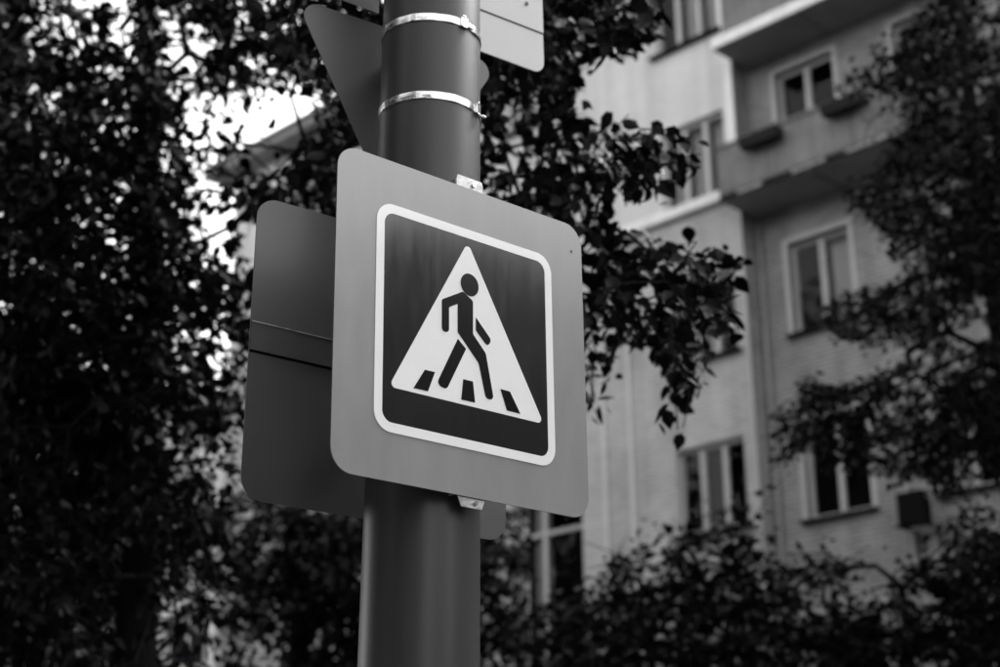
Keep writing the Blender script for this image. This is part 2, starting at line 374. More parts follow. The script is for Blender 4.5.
# air conditioner under the lower right windows
p = BY * DB + BX * (-11.4) + BY * (-.36)
ac = empty('air_conditioner', (p[0], p[1], 6.4), B_ROT, 'dark air conditioner unit on a wall bracket beside the lower right window', 'air conditioner')
bevel(MB().box(-.21, .21, -.12, .13, 0, .48).build('casing', M['ac'], ac), .02)
for k in range(9): MB().box(-.18, .18, -.128, -.1215, .05 + k * .045, .068 + k * .045).build('grille_slat', M['ac'], ac)
for s in (-.19, .19): MB().box(s - .02, s + .02, -.24, .355, -.03, -.003).box(s - .02, s + .02, .32, .355, -.3, -.031).build('bracket', M['metal_dark'], ac)
MB().tube([(.2, .0, .4), (.3, .05, .35), (.4, .25, .2), (.4, .33, -.6), (.38, .34, -1.4)], [.014] * 5, 6).build('hose', M['slab'], ac)

# ------------------------------------------------------------------ far block seen low between the left trees
def far_block(px, dist, w, h, rz, label, floors):
    d = ray(px, 600); x, y = d[0] / d[1] * dist, dist
    e = empty('far_building', (x, y, 0), rz, label, 'building')
    b = MB(); ops = []
    n = int(w / 3.2)
    for i in range(n):
        for k in range(floors): ops.append((-w / 2 + 1 + i * 3.2, -w / 2 + 2.5 + i * 3.2, 1 + 3 * k, 2.6 + 3 * k))
    wall_open('wall', -w / 2, w / 2, 0, h, 0, ops, M['bay_brick'], e)
    bk = MB(); bk.quad((-w / 2, 0, 0), (-w / 2, 10, 0), (-w / 2, 10, h), (-w / 2, 0, h)); bk.quad((w / 2, 0, 0), (w / 2, 10, 0), (w / 2, 10, h), (w / 2, 0, h)); bk.quad((-w / 2, 10, 0), (w / 2, 10, 0), (w / 2, 10, h), (-w / 2, 10, h))
    bk.build('side_wall', M['light_brick'], e)
    MB().box(-w / 2 - .4, w / 2 + .4, -.4, 10.4, h + .002, h + .3).build('roof', M['roofing'], e)
    for a, c, z0, z1 in ops:
        wn = MB().box(a, a + .09, .1, .15, z0, z1).box(c - .09, c, .1, .15, z0, z1).box((a + c) / 2 - .05, (a + c) / 2 + .05, .1, .15, z0, z1).box(a + .09, c - .09, .1, .149, z1 - .09, z1).build('window', M['frame'], e)
        MB().quad((a, .155, z0), (c, .155, z0), (c, .155, z1), (a, .155, z1)).build('pane', M['metal_dark'], wn)
far_block(150, 62, 26, 21, math.radians(14), 'distant pale building showing through the left trees', 7)

# unseen neighbour house added so the sign's glossy face mirrors a stepped roofline
nb = empty('added_neighbour_house', tuple(BY * DB + BX * 29), B_ROT, 'unseen lower brick house added further along the street, outside the picture', 'building')
MB().box(-6.6, 15, 0, 11, 0, 16.6).build('wall', M['dark_brick'], nb)
MB().box(-15, -6.603, .4, 11, 0, 11.9).build('lower_wing_wall', M['dark_brick'], nb)
mesh_obj('roof', [(-6.8, -.5, 16.61), (15.4, -.5, 16.61), (15.4, 11.5, 16.61), (-6.8, 11.5, 16.61), (-5, 5.5, 18.2), (13, 5.5, 18.2)], [(0, 1, 5, 4), (1, 2, 5), (2, 3, 4, 5), (3, 0, 4), (3, 2, 1, 0)], M['roofing'], nb)
MB().box(-15.3, -6.605, .1, 11.3, 11.91, 12.2).build('lower_roof', M['roofing'], nb)
MB().box(-10.4, -9.6, 3, 3.8, 12.21, 13.5).build('chimney', M['dark_brick'], nb)
for i in range(7):
    for k in range(5): MB().box(-5.6 + i * 2.9, -4.3 + i * 2.9, -.02, -.003, 1 + 2.9 * k, 2.5 + 2.9 * k).build('window', M['metal_dark'], nb)

# unseen house added at the street's far end, keeping low sky off the pole
eh = empty('added_end_house', tuple(BX * 62 - BY * 6), B_ROT, 'unseen house added to close the far end of the street, behind the viewer', 'building')
MB().box(0, 12, -16, 16, 0, 19).build('wall', M['dark_brick'], eh)
MB().box(-.5, 12.5, -16.5, 16.5, 19.01, 19.4).build('roof', M['roofing'], eh)
for i in range(9):
    for k in range(6): MB().box(-.03, -.003, -14.5 + i * 3.4, -13 + i * 3.4, 1.5 + 3 * k, 3 + 3 * k).build('window', M['metal_dark'], eh)
# unseen house added across the street; blocks the bright band of low sky
ob = empty('added_opposite_house', tuple(BY * (DB - 42) + BX * (-15)), B_ROT, 'unseen long house added across the street, behind the viewer', 'building')
MB().box(-45, 45, -11, 0, 0, 17).build('wall', M['dark_brick'], ob)
MB().box(-45.5, 45.5, -11.5, .5, 17.01, 17.3).build('roof', M['roofing'], ob)
for i in range(26):
    for k in range(5): MB().box(-43 + i * 3.4, -41.6 + i * 3.4, .003, .03, 1.5 + 3 * k, 3 + 3 * k).build('window', M['metal_dark'], ob)

# ------------------------------------------------------------------ lamp pole with steel bands
LX, TAP, R0 = .01417, .00716, .1560
PX0, PY0 = -.20009 - LX * 1.34156, 3.96418
def pole_c(z): return np.array([PX0 + LX * (z - CAM_H), PY0, z])
def pole_r(z): return R0 - TAP * (z - CAM_H)
b0 = pole_c(0)
pole = empty('steel_pole', tuple(b0), 0, 'thick grey tapering steel pole carrying the road signs', 'pole')
zs = np.linspace(0, 9, 46)
MB().tube([pole_c(z) - b0 for z in zs], [pole_r(z) for z in zs], 96).build('shaft', M['pole'], pole, True)
fl = MB(); fl.tube([(0, 0, .0), (0, 0, .03)], [.26, .26], 48).build('base_flange', M['pole'], pole)
for k in range(4):
    a = k * math.pi / 2 + .4; MB().tube([(.215 * math.cos(a), .215 * math.sin(a), .031), (.215 * math.cos(a), .215 * math.sin(a), .075)], [.02, .02], 6).build('anchor_bolt', M['zinc'], pole)
bevel(MB().box(-.06, .06, -.185, -.14, .6, 1.0).build('access_door', M['pole'], pole), .01)
def band(z, buckle_ang, tilt, h=.0235):
    c = pole_c(z) - b0; r = pole_r(z) + .0008; n = 120; v = []; f = []
    rr = random.Random(int(z * 100)); ph = [rr.uniform(0, 6.28) for _ in range(4)]
    for k in range(n):
        a = 2 * math.pi * k / n
        wob = .0006 * (1 + math.sin(9 * a + ph[0])) + .0005 * (1 + math.sin(17 * a + ph[1]))
        dz = tilt * math.cos(a - buckle_ang)
        for rad, zz in ((r, -h / 2), (r + .0016 + wob, -h / 2 + .001), (r + .0024 + wob * .6, 0), (r + .0016 + wob, h / 2 - .001), (r, h / 2)):
            v.append((c[0] + rad * math.cos(a), c[1] + rad * math.sin(a), c[2] + zz + dz))
    for k in range(n):
        k2 = (k + 1) % n
        for j in range(4): f.append((k * 5 + j, k2 * 5 + j, k2 * 5 + j + 1, k * 5 + j + 1))
    o = mesh_obj('steel_band', v, f, M['steel'], pole, False)
    # buckle: a folded clip with a screw ear
    a = buckle_ang; R = Matrix.Rotation(a + math.pi / 2, 4, 'Z')
    def loc(x, y, zz): p = R @ Vector((x, y, zz)); return (c[0] + p.x, c[1] + p.y, c[2] + p.z + tilt)
    bk = MB(); k0 = r + .002
    def lbox(x0, x1, y0, y1, z0, z1):
        k = len(bk.v); t = MB().box(x0, x1, y0, y1, z0, z1); bk.v += [loc(*q) for q in t.v]; bk.f += [tuple(i + k for i in q) for q in t.f]
    lbox(-.013, .013, -k0 - .006, -k0 + .004, -.0145, .0145)
    lbox(-.009, .004, -k0 - .010, -k0 - .0062, .0148, .019); lbox(-.009, .004, -k0 - .010, -k0 - .0062, -.019, -.0148)
    bb = bk.build('buckle', M['steel'], o); bevel(bb, .0018)
    e = MB(); e.tube([loc(.012, -k0 - .004, -.012), loc(.02, -k0 - .012, -.017), loc(.013, -k0 - .02, -.021), loc(.003, -k0 - .016, -.018)], [.0032, .0032, .0032, .0025], 8).build('clip_tail', M['steel'], o, True)
def z_on_pole(px, py):
    d = ray(px, py); t = (PY0 - .15) / d[1]; return CAM_H + d[2] * t
band(z_on_pole(425, 13.5), math.radians(-48), -.006)
band(z_on_pole(420, 93), math.radians(-22), -.004)

# ------------------------------------------------------------------ road signs
YAW = .728013
SC = np.array([-.083265, 3.825302, 1.341559 + CAM_H])
def axes(yaw, roll=0):
    a = np.array([math.cos(yaw), math.sin(yaw), 0]); z = np.array([0, 0, 1.0])
    return a * math.cos(roll) + z * math.sin(roll), -a * math.sin(roll) + z * math.cos(roll), np.array([math.sin(yaw), -math.cos(yaw), 0])
def sign_root(name, c, yaw, roll, label, cat):
    """Empty at c; local x = along the plate, local y = away from its front, local z = up"""
    A, Z, N = axes(yaw, roll)
    e = empty(name, label=label, cat=cat)
    e.matrix_world = Matrix(((A[0], -N[0], Z[0], c[0]), (A[1], -N[1], Z[1], c[1]), (A[2], -N[2], Z[2], c[2]), (0, 0, 0, 1)))
    return e
def rrect(w, h, r, n=10, cx=0, cz=0):
    P = []
    for sx, sz, a0 in ((1, 1, 0), (-1, 1, 90), (-1, -1, 180), (1, -1, 270)):
        for k in range(n + 1):
            a = math.radians(a0 + 90 * k / n); P.append((cx + sx * (w / 2 - r) + r * math.cos(a), cz + sz * (h / 2 - r) + r * math.sin(a)))
    return P
def rpoly(C, r, n=6):
    """polygon with every corner rounded; C counter-clockwise list, r radius or list"""
    out = []; m = len(C)
    for i in range(m):
        p0, p, p1 = np.array(C[i - 1], float), np.array(C[i], float), np.array(C[(i + 1) % m], float)
        ri = r[i] if isinstance(r, (list, tuple)) else r
        if ri <= 0: out.append(tuple(p)); continue
        a, b = (p0 - p) / np.linalg.norm(p0 - p), (p1 - p) / np.linalg.norm(p1 - p)
        th = math.acos(max(-1, min(1, a @ b))); d = min(ri / math.tan(th / 2), .49 * np.linalg.norm(p0 - p), .49 * np.linalg.norm(p1 - p)); re = d * math.tan(th / 2)
        s, e = p + a * d, p + b * d; c = p + (a + b) / np.linalg.norm(a + b) * (re / math.sin(th / 2))
        a0 = math.atan2(*(s - c)[::-1]); a1 = math.atan2(*(e - c)[::-1])
        da = (a1 - a0 + math.pi) % (2 * math.pi) - math.pi
        for k in range(n + 1):
            w = a0 + da * k / n; out.append((c[0] + re * math.cos(w), c[1] + re * math.sin(w)))
    return out
def solid(name, P, y0, y1, m, parent, edge=None):
    """prism of outline P between local y0 (front) and y1 (back)"""
    n = len(P); v = [(x, y0, z) for x, z in P] + [(x, y1, z) for x, z in P]
    f = [tuple(range(n)), tuple(range(2 * n - 1, n - 1, -1))] + [((i + 1) % n, i, n + i, n + (i + 1) % n) for i in range(n)]
    o = mesh_obj(name, v, f, m, parent)
    if edge is not None:
        o.data.materials.append(edge)
        for i, p in enumerate(o.data.polygons):
            if i > 0: p.material_index = 1
    return o
def ring(name, P, Q, y0, y1, m, parent):
    n = len(P); v = [(x, y0, z) for x, z in P] + [(x, y0, z) for x, z in Q] + [(x, y1, z) for x, z in P] + [(x, y1, z) for x, z in Q]
    f = []
    for i in range(n):
        j = (i + 1) % n
        f += [(i, j, n + j, n + i), (j, i, 2 * n + i, 2 * n + j), (n + i, n + j, 3 * n + j, 3 * n + i)]
    return mesh_obj(name, v, f, m, parent)

cs = sign_root('crossing_sign', SC, YAW, 0, 'square pedestrian crossing sign with walking figure on a wide grey backing board', 'road sign')
A, Zv, Nv = axes(YAW)
def on_sign(x, y, off=0.0):
    d = ray(x, y); t = ((SC - CAM) @ Nv + off) / (d @ Nv); p = CAM + d * t - SC
    return float(p @ A), float(p @ Zv)
def on_poly(L): return [on_sign(*q) for q in L]
solid('backing_board', rrect(.8438, .8422, .062, 12), 0, .0035, M['backing'], cs, M['sheet'])
bl = solid('blue_panel', rrect(.555, .555, .032, 10, .0007, .0003), -.0012, -.0002, M['sign_blue'], cs)
ring('white_border', rrect(.60, .60, .052, 10, .0007, .0003), rrect(.5505, .5505, .030, 10, .0007, .0003), -.002, -.0002, M['sign_white'], bl)
def ccw(P):
    a = sum(P[i - 1][0] * P[i][1] - P[i][0] * P[i - 1][1] for i in range(len(P))); return P if a > 0 else P[::-1]
tri = on_poly([(467.2, 242.5), (388.2, 386.6), (543.2, 424.2)])
solid('white_triangle', rpoly(ccw(tri), .012, 8), -.0022, -.0013, M['sign_white'], bl)
FY0, FY1 = -.0031, -.0023
body = [(441.2, 331.4), (441.2, 299.6), (462.2, 291.8), (472.3, 301.4), (472.3, 334.4), (485.0, 353.5), (493.2, 400.5), (485.2, 398.6), (478.0, 363.4), (457.0, 332.2), (457.0, 304.0), (448.3, 307.4), (448.3, 332.6)]
r_ = [.010, .008, .008, .010, .01, .02, .011, .011, .02, .01, .001, .006, .010]
P = on_poly(body); Pc = ccw(P); rc = r_ if Pc is P else r_[::-1]
pm = solid('pedestrian', rpoly(Pc, rc, 6), FY0, FY1, M['sign_black'], bl)
hc = on_sign(469.0, 285.2); hr = .0305
solid('pedestrian_head', [(hc[0] + hr * math.cos(a), hc[1] + hr * 1.02 * math.sin(a)) for a in np.linspace(0, 2 * math.pi, 40)[:-1]], FY0, FY1, M['sign_black'], bl)
for nm, L, R in (('pedestrian_arm', [(475.2, 317.6), (490.6, 340.4), (487.0, 347.2), (475.2, 330.6)], [.001, .011, .011, .002]),
                 ('pedestrian_leg', [(457.2, 339.0), (465.3, 349.2), (446.0, 389.6), (435.6, 384.6)], [.001, .001, .014, .014])):
    P = on_poly(L); Pc = ccw(P); solid(nm, rpoly(Pc, R if Pc is P else R[::-1], 6), FY0, FY1, M['sign_black'], bl)
for L in ([(424.2, 370), (434.3, 372.4), (427.3, 391.5), (412.9, 388.2)], [(462.6, 379.4), (472.2, 381.8), (474.4, 402.8), (460.6, 399.8)], [(499.8, 389.2), (509.2, 391.8), (519.6, 414), (506.2, 410.6)]):
    solid('crossing_stripe', ccw(on_poly(L)), FY0, FY1, M['sign_black'], bl)
for q in ((571.3, 251.5),):                      # small rivet / mark in the board
    x, z = on_sign(*q); solid('rivet', [(x + .004 * math.cos(a), z + .004 * math.sin(a)) for a in np.linspace(0, 6.283, 13)[:-1]], -.0012, -.0001, M['edge'], cs)
# vertical mounting rail behind the board, its cut ends showing above and below it
xt, zt = on_sign(467, 190, -.012); xb, zb = on_sign(470.5, 498, -.012)
xm = (xt + xb) / 2
top, bot = .4211 + .034, -.4211 - .026
hw = .046
solid('mounting_rail', rpoly(ccw([(xm - hw, bot + .03), (xm - hw + .012, bot), (xm + hw - .012, bot), (xm + hw, bot + .03), (xm + hw, top - .012), (xm + hw - .004, top), (xm - hw + .004, top), (xm - hw, top - .012)]), .004, 3), .0045, .007, M['zinc'], cs)
for s in (-1, 1): MB().box(xm + s * hw - .002, xm + s * hw + .002, .0072, .035, bot + .03, top - .014).build('rail_flange', M['zinc'], cs)
for z in (top - .018, bot + .014):
    MB().tube([(xm + .012, .0046, z), (xm + .012, -.001, z)], [.0065, .0065], 6).build('bolt_head', M['steel'], cs)
for z in (-.25, .25):
    b = MB(); b.box(xm - .12, xm + .08, .0355, .039, z - .02, z + .02); b.build('clamp_plate', M['zinc'], cs)

# square sign turned away (its back shows)
bs = sign_root('square_sign', (-.31998, 4.13541, 1.34943 + CAM_H), .645103, -.018283, 'back of a plain grey square sign behind the pole, folded seam across it', 'road sign')
solid('back_plate', rrect(.84, .84, .062, 12), 0, .003, M['sheet'], bs)
# two sheets meet: the upper laps over the lower
zA, zB = .058, -.022
MB().box(-.419, .419, -.005, -.0003, zB, zA).build('stiffener_rail', M['rail'], bs)
MB().box(-.419, .419, -.0066, -.0052, zA - .0035, zA).build('rail_lip', M['zinc'], bs)
MB().box(-.419, .419, -.0015, -.0003, zB - .0055, zB - .0005).build('seam', M['gap'], bs)
for s in (-1, 1): MB().box(.13 + s * .02 - .01, .13 + s * .02 + .01, -.06, -.0037, -.02, .03).build('bracket', M['zinc'], bs)

# inverted triangular sign turned away
Ay, Zy, Ny = axes(math.radians(32), -.03709)
side = .6925
c0 = np.array([pole_c(CAM_H + 2.1)[0], PY0, 0]) + Ny * (-.21) + Ay * .01405; c0[2] = CAM_H + 2.42742
ts = sign_root('triangular_sign', c0, math.radians(32), -.03709, 'back of a dark grey downward pointing triangular sign behind the pole', 'road sign')
H = side * 3 ** .5 / 2
solid('back_plate', rpoly([(-side / 2, 0), (0, -H), (side / 2, 0)], .045, 8), 0, .003, M['sheet'], ts)
MB().box(-.04, .10, -.05, -.0005, -.16, -.12).build('bracket', M['zinc'], ts)

# two plates at the top: a pale one right of the pole, a grey one left
Ap, Zp, Np = axes(.677037, .016349)
cpl = np.array([pole_c(CAM_H + 2.3)[0], PY0, CAM_H]) + Np * (-.21)
zb_, zd_, sr_ = 2.46387, 2.61113, .64518
def plate_root(name, s, z, label): return sign_root(name, cpl + Ap * s + Zp * z, .677037, .016349, label, 'road sign')
hgt = .62
ps = plate_root('information_plate', .34, zb_, 'pale plate with a dark line at the top edge, right of the pole')
w = sr_ - .035
solid('lower_panel', rpoly([(-w / 2, zd_ - zb_ - .0035), (-w / 2, 0), (w / 2, 0), (w / 2, zd_ - zb_ - .0035)], [.0, .0, .045, 0], 8), 0, .003, M['plate'], ps)
solid('upper_panel', [(-w / 2, hgt), (-w / 2, zd_ - zb_ + .0035), (w / 2 + .001, zd_ - zb_ + .0035), (w / 2 + .001, hgt)], -.002, .003, M['plate'], ps)
MB().box(-w / 2, w / 2, .0005, .0025, zd_ - zb_ - .0033, zd_ - zb_ + .0033).build('joint', M['edge'], ps)
solid('bolt', [(w / 2 - .068 + .0065 * math.cos(a), zd_ - zb_ + .088 + .0065 * math.sin(a)) for a in np.linspace(0, 6.283, 15)[:-1]], -.006, -.0022, M['edge'], ps)
MB().box(-.075, -.03, -.0009, -.0002, .02, .052).build('sticker', mat('sticker', .42, .6, var=.2, vscale=60), ps)
gs = plate_root('grey_plate', -.32, zb_, 'grey plate at the top edge, left of the pole above the triangle')
w2 = .64
solid('back_plate', rpoly([(-w2 / 2, hgt), (-w2 / 2, 0), (w2 / 2, 0), (w2 / 2, hgt)], [.045, .045, 0, 0], 8), 0, .003, M['sheet'], gs)
for e_, s in ((ps, -.32), (gs, .3)):
    MB().box(s - .03, s + .03, -.05, -.0025, .3, .34).build('bracket', M['zinc'], e_)

# ------------------------------------------------------------------ trees
LEAF_V = np.array([(0, 0, 0), (0, .5, -.045), (0, 1.0, .02), (-.30, .20, .06), (-.345, .50, .075), (-.15, .80, .04), (.30, .20, .06), (.345, .50, .075), (.15, .80, .04)])
LEAF_F = np.array([(0, 1, 3), (3, 1, 4), (4, 1, 5), (5, 1, 2), (0, 6, 1), (6, 7, 1), (7, 8, 1), (8, 2, 1)])
lm_ = bpy.data.meshes.new('leaf'); lm_.from_pydata([tuple(map(float, v)) for v in LEAF_V], [], [tuple(map(int, f)) for f in LEAF_F]); lm_.materials.append(M['leaf'])
def inside(px, py, poly):
    c = np.zeros(len(px), bool); n = len(poly)
    for i in range(n):
        x0, y0 = poly[i - 1]; x1, y1 = poly[i]
        if y0 == y1: continue
        t = ((y0 > py) != (y1 > py)) & (px < (x1 - x0) * (py - y0) / (y1 - y0) + x0)
        c ^= t
    return c
class Shape:
    """where this crown's leaves grow as seen in the picture: (polygon, density) lists plus thin places"""
    def __init__(s, polys, gaps=(), soft=7): s.polys, s.gaps, s.soft = polys, gaps, soft
    def dens(s, px, py, rng):
        x = px + rng.normal(0, s.soft, len(px)); y = py + rng.normal(0, s.soft, len(py))
        d = np.zeros(len(px))
        for p, v in s.polys: d = np.maximum(d, np.where(inside(x, y, p), v, 0))
        for p, v in s.gaps: d = np.where(inside(x, y, p), d * v, d)
        return d
    def hard(s, x, y):
        d = np.zeros(len(x))
        for p, v in s.polys: d = np.maximum(d, np.where(inside(x, y, p), v, 0))
        for p, v in s.gaps: d = np.where(inside(x, y, p), d * v, d)
        return d
def unit(v): return v / np.maximum(np.linalg.norm(v, axis=-1, keepdims=True), 1e-9)
def leaf_frames(base, d, rng):
    """leaf axis directions d -> (x,y,z) frames with random roll, blade facing loosely up"""
    up = unit(rng.normal(0, .75, d.shape) + np.array([0, 0, 1.0]))
    z = unit(up - d * np.sum(up * d, 1, keepdims=True)); x = np.cross(d, z)
    return x, d, z
def make_tree(name, label, base, trunk, blobs, n_in, leaf, shape, seed, twig=.38, per=9, p_out=.35, parts=0, cat='tree', droop=.5, group=None, tip_r=.0035, cap_out=2.0, n_out=0, clump=-1.3, cl_size=1.0, check_path=False):
    rng = np.random.default_rng(seed); base = np.array(base, float)
    root = empty(name, tuple(base), 0, label, cat, group)
    # --- cluster centres
    vol = np.array([np.prod(r) for c, r in blobs]); vol = vol / vol.sum()
    cin, cout = [], []
    kv = unit(rng.normal(size=(7, 3))) * rng.uniform(.7, 1.6, (7, 1)) * 6.283 / cl_size; kp = rng.uniform(0, 6.283, 7)
    for _ in range(400 if not n_out else 12):
        k = rng.choice(len(blobs), 400, p=vol)
        u = unit(rng.normal(size=(400, 3))) * rng.random((400, 1)) ** .42
        P = np.array([blobs[i][0] for i in k]) + u * np.array([blobs[i][1] for i in k])
        P = P[P[:, 2] > .5]
        P = P[np.sin(P @ kv.T + kp).sum(1) / 1.87 > clump]
        x, y, d = project(P)
        fr = (d > 0) & (x > -25) & (x < 1025) & (y > -25) & (y < 692)
        keep = rng.random(len(P)) < shape.dens(x, y, rng)
        cin += list(P[fr & keep])
        o = P[~fr]; cout += list(o[rng.random(len(o)) < p_out])
        if len(cin) >= n_in: break
    cin = cin[:n_in]
    if n_out: cout = cout[:n_out]
    elif len(cout) > cap_out * len(cin): cout = [cout[i] for i in rng.choice(len(cout), int(cap_out * len(cin)), replace=False)]
    Cc = np.array(cin + cout)
    # --- branch skeleton: every cluster joins the nearest node already grown
    nodes = [np.array(p, float) for p, r in trunk]; rad = [r for p, r in trunk]; par = [-1] + list(range(len(trunk) - 1)); nT = len(trunk)
    tp = np.array([p for p, r in trunk])
    N = np.zeros((len(trunk) + 12 * len(Cc) + 10, 3)); N[:nT] = tp; cost = np.zeros(len(N)); n = nT
    par = np.full(len(N), -1); par[1:nT] = np.arange(nT - 1)
    gd = np.zeros(len(N))
    order = np.argsort(np.min(np.linalg.norm(Cc[:, None] - tp[None, nT // 2:], axis=2), axis=1))
    tipn = np.zeros(len(Cc), int)
    for ci in order:
        c = Cc[ci]
        dd = np.linalg.norm(N[:n] - c, axis=1) + .25 * gd[:n] + np.where(np.arange(n) < nT // 3, 50, 0) + .5 * np.maximum(0, N[:n, 2] - c[2] - .9) + .7 * np.maximum(0, c[2] - N[:n, 2])
        j = int(np.argmin(dd))
        if check_path:                                # keep limbs inside the crown instead of crossing open air
            cand = np.argpartition(dd, min(40, n - 1))[:40]; cand = cand[np.argsort(dd[cand])]
            Mx = np.concatenate([N[cand] * .5 + c * .5, N[cand] * .75 + c * .25, N[cand] * .25 + c * .75]); mx_, my_, md_ = project(Mx)
            okp = (mx_ < 0) | (mx_ > 1000) | (my_ < 0) | (my_ > 667) | (shape.hard(mx_, my_) > .01)
            okp = okp.reshape(3, -1).all(0)
            if okp.any(): j = int(cand[np.argmax(okp)])
        L = np.linalg.norm(N[j] - c); m = max(1, min(10, int(L / .28)))
        p0 = N[j].copy(); prev = j
        side_ = rng.normal(0, .05 * L, 3); side_[2] = abs(side_[2]) + .07 * L
        for q in range(1, m + 1):
            t = q / m; N[n] = p0 * (1 - t) + c * t + side_ * math.sin(math.pi * t); par[n] = prev; gd[n] = gd[prev] + L / m; prev = n; n += 1
        tipn[ci] = prev
    cnt = np.zeros(n); 
    for ci in range(len(Cc)): cnt[tipn[ci]] += 1
    for i in range(n - 1, 0, -1):
        if par[i] >= 0: cnt[par[i]] += cnt[i]
    R = tip_r * np.maximum(cnt, 1) ** .42
    tr = np.array([r for p, r in trunk]); R[:nT] = tr
    R[nT:] = np.minimum(R[nT:], tr[-1] * 1.05)
    # trunk
    MB().tube([p - base for p in tp], list(tr), 12).build('trunk', M['bark'], root, True)
    # --- leaves on drooping twigs
    K = len(Cc); td = unit(rng.normal(0, 1, (K, 3)) * np.array([1, 1, .5]) + np.array([0, 0, -droop]))
    tl = twig * rng.uniform(.6, 1.25, K)
    ts_ = np.linspace(.08, 1, per)
    B, D = [], []
    sidev = unit(np.cross(td, np.array([0, 0, 1.0]) + rng.normal(0, .3, (K, 3))))
    tw_pts = np.zeros((K, 4, 3))
    for q in range(4):
        t = q / 3; tw_pts[:, q] = Cc + td * (tl * t)[:, None] + np.array([0, 0, -1]) * (.22 * droop * tl * t * t)[:, None]
    for q, t in enumerate(ts_):
        p = Cc + td * (tl * t)[:, None] + np.array([0, 0, -1]) * (.22 * droop * tl * t * t)[:, None]
        s = 1 if q % 2 else -1
        d = unit(td * .55 + sidev * s * rng.uniform(.5, 1.1, (K, 1)) + np.array([0, 0, -.55 * droop - .25]) + rng.normal(0, .35, (K, 3)))
        if q == per - 1: d = unit(td + np.array([0, 0, -.6]) + rng.normal(0, .2, (K, 3)))
        B.append(p + d * .015); D.append(d)
    B = np.concatenate(B); D = np.concatenate(D)
    keep = rng.random(len(B)) < .93
    x, y, dep = project(B + D * leaf * .5)
    fr = (dep > 0) & (x > -10) & (x < 1010) & (y > -10) & (y < 677)
    keep &= ~fr | (rng.random(len(B)) < np.minimum(1, shape.dens(x, y, rng) * 1.25))
    B, D, x, y, dep, fr = B[keep], D[keep], x[keep], y[keep], dep[keep], fr[keep]
    X, Y, Z = leaf_frames(B, D, rng); sz = leaf * rng.uniform(.45, 1.25, len(B))
    wd = rng.uniform(.8, 1.15, len(B))
    # --- branch mesh
    b = MB(); v = []; f = []
    sides = 4
    ids = np.arange(nT, n)
    a_, c_ = N[par[ids]], N[ids]; ra, rb = np.minimum(R[par[ids]], R[ids] * 1.25 + .001), R[ids]
    okt = np.ones(K, bool)
    for q in range(4):
        tx, ty, tdp = project(tw_pts[:, q]); inf = (tdp > 0) & (tx > 0) & (tx < 1000) & (ty > 0) & (ty < 667)
        if q: okt &= ~inf | (shape.dens(tx, ty, rng) > .02)
    tw_ok = tw_pts[okt]; Ko = len(tw_ok)
    segs = [(a_, c_, ra, rb)] + [(tw_ok[:, q], tw_ok[:, q + 1], np.full(Ko, tip_r * (.7 - .2 * q)), np.full(Ko, tip_r * (.5 - .2 * q) + .0004)) for q in range(3)]
    a_ = np.concatenate([s[0] for s in segs]) - base; c_ = np.concatenate([s[1] for s in segs]) - base
    ra = np.concatenate([s[2] for s in segs]); rb = np.concatenate([s[3] for s in segs])
    t = unit(c_ - a_); ref = np.where(np.abs(t[:, 2:3]) < .9, np.array([[0, 0, 1.0]]), np.array([[1.0, 0, 0]])); e1 = unit(np.cross(t, ref)); e2 = np.cross(t, e1)
    V = np.zeros((len(t), 2 * sides, 3))
    for k in range(sides):
        w = 2 * math.pi * k / sides; o_ = e1 * math.cos(w) + e2 * math.sin(w)
        V[:, k] = a_ + o_ * ra[:, None]; V[:, sides + k] = c_ + o_ * rb[:, None]
    Fq = np.array([(k, (k + 1) % sides, sides + (k + 1) % sides, sides + k) for k in range(sides)])
    bo = fast_mesh('branches', V.reshape(-1, 3), (np.arange(len(t))[:, None, None] * 2 * sides + Fq[None]).reshape(-1, 4), M['bark'], root, True)
    bo['kind'] = 'stuff'
    # --- the leaves that show largest are objects of their own
    sel = np.zeros(len(B), bool)
    if parts:
        vis = fr & (x > 0) & (x < 1000) & (y > 0) & (y < 667) & ~((x > 335) & (x < 585) & (y > 150 + (x - 335) * .33) & (y < 480 + (x - 335) * .18)) & ~((x > 375) & (x < 482)) & ~((x > 245) & (x < 335) & (y > 200) & (y < 510))
        sc_ = np.where(vis, sz / np.maximum(dep, .1), 0)
        pick = np.argsort(-sc_)[:parts]; pick = pick[sc_[pick] > 0]; sel[pick] = True
        for i in pick:
            o = bpy.data.objects.new('leaf', lm_); o.parent = root
            xx, yy, zz = X[i] * sz[i] * wd[i], Y[i] * sz[i], Z[i] * sz[i]; p = B[i] - base
            o.matrix_local = Matrix(((xx[0], yy[0], zz[0], p[0]), (xx[1], yy[1], zz[1], p[1]), (xx[2], yy[2], zz[2], p[2]), (0, 0, 0, 1)))
            COL.objects.link(o)
    q = ~sel
    LV = (LEAF_V[None, :, 0, None] * (X * (sz * wd)[:, None])[q][:, None] + LEAF_V[None, :, 1, None] * (Y * sz[:, None])[q][:, None] + LEAF_V[None, :, 2, None] * (Z * sz[:, None])[q][:, None]) + (B - base)[q][:, None]
    k = int(q.sum())
    cr_ = fast_mesh('crown', LV.reshape(-1, 3), (np.arange(k)[:, None, None] * 9 + LEAF_F[None]).reshape(-1, 3), M['leaf'], root)
    cr_['kind'] = 'stuff'
    print(name, 'clusters', len(cin), len(cout), 'leaves', len(B), 'in frame', int(fr.sum()))
    return root
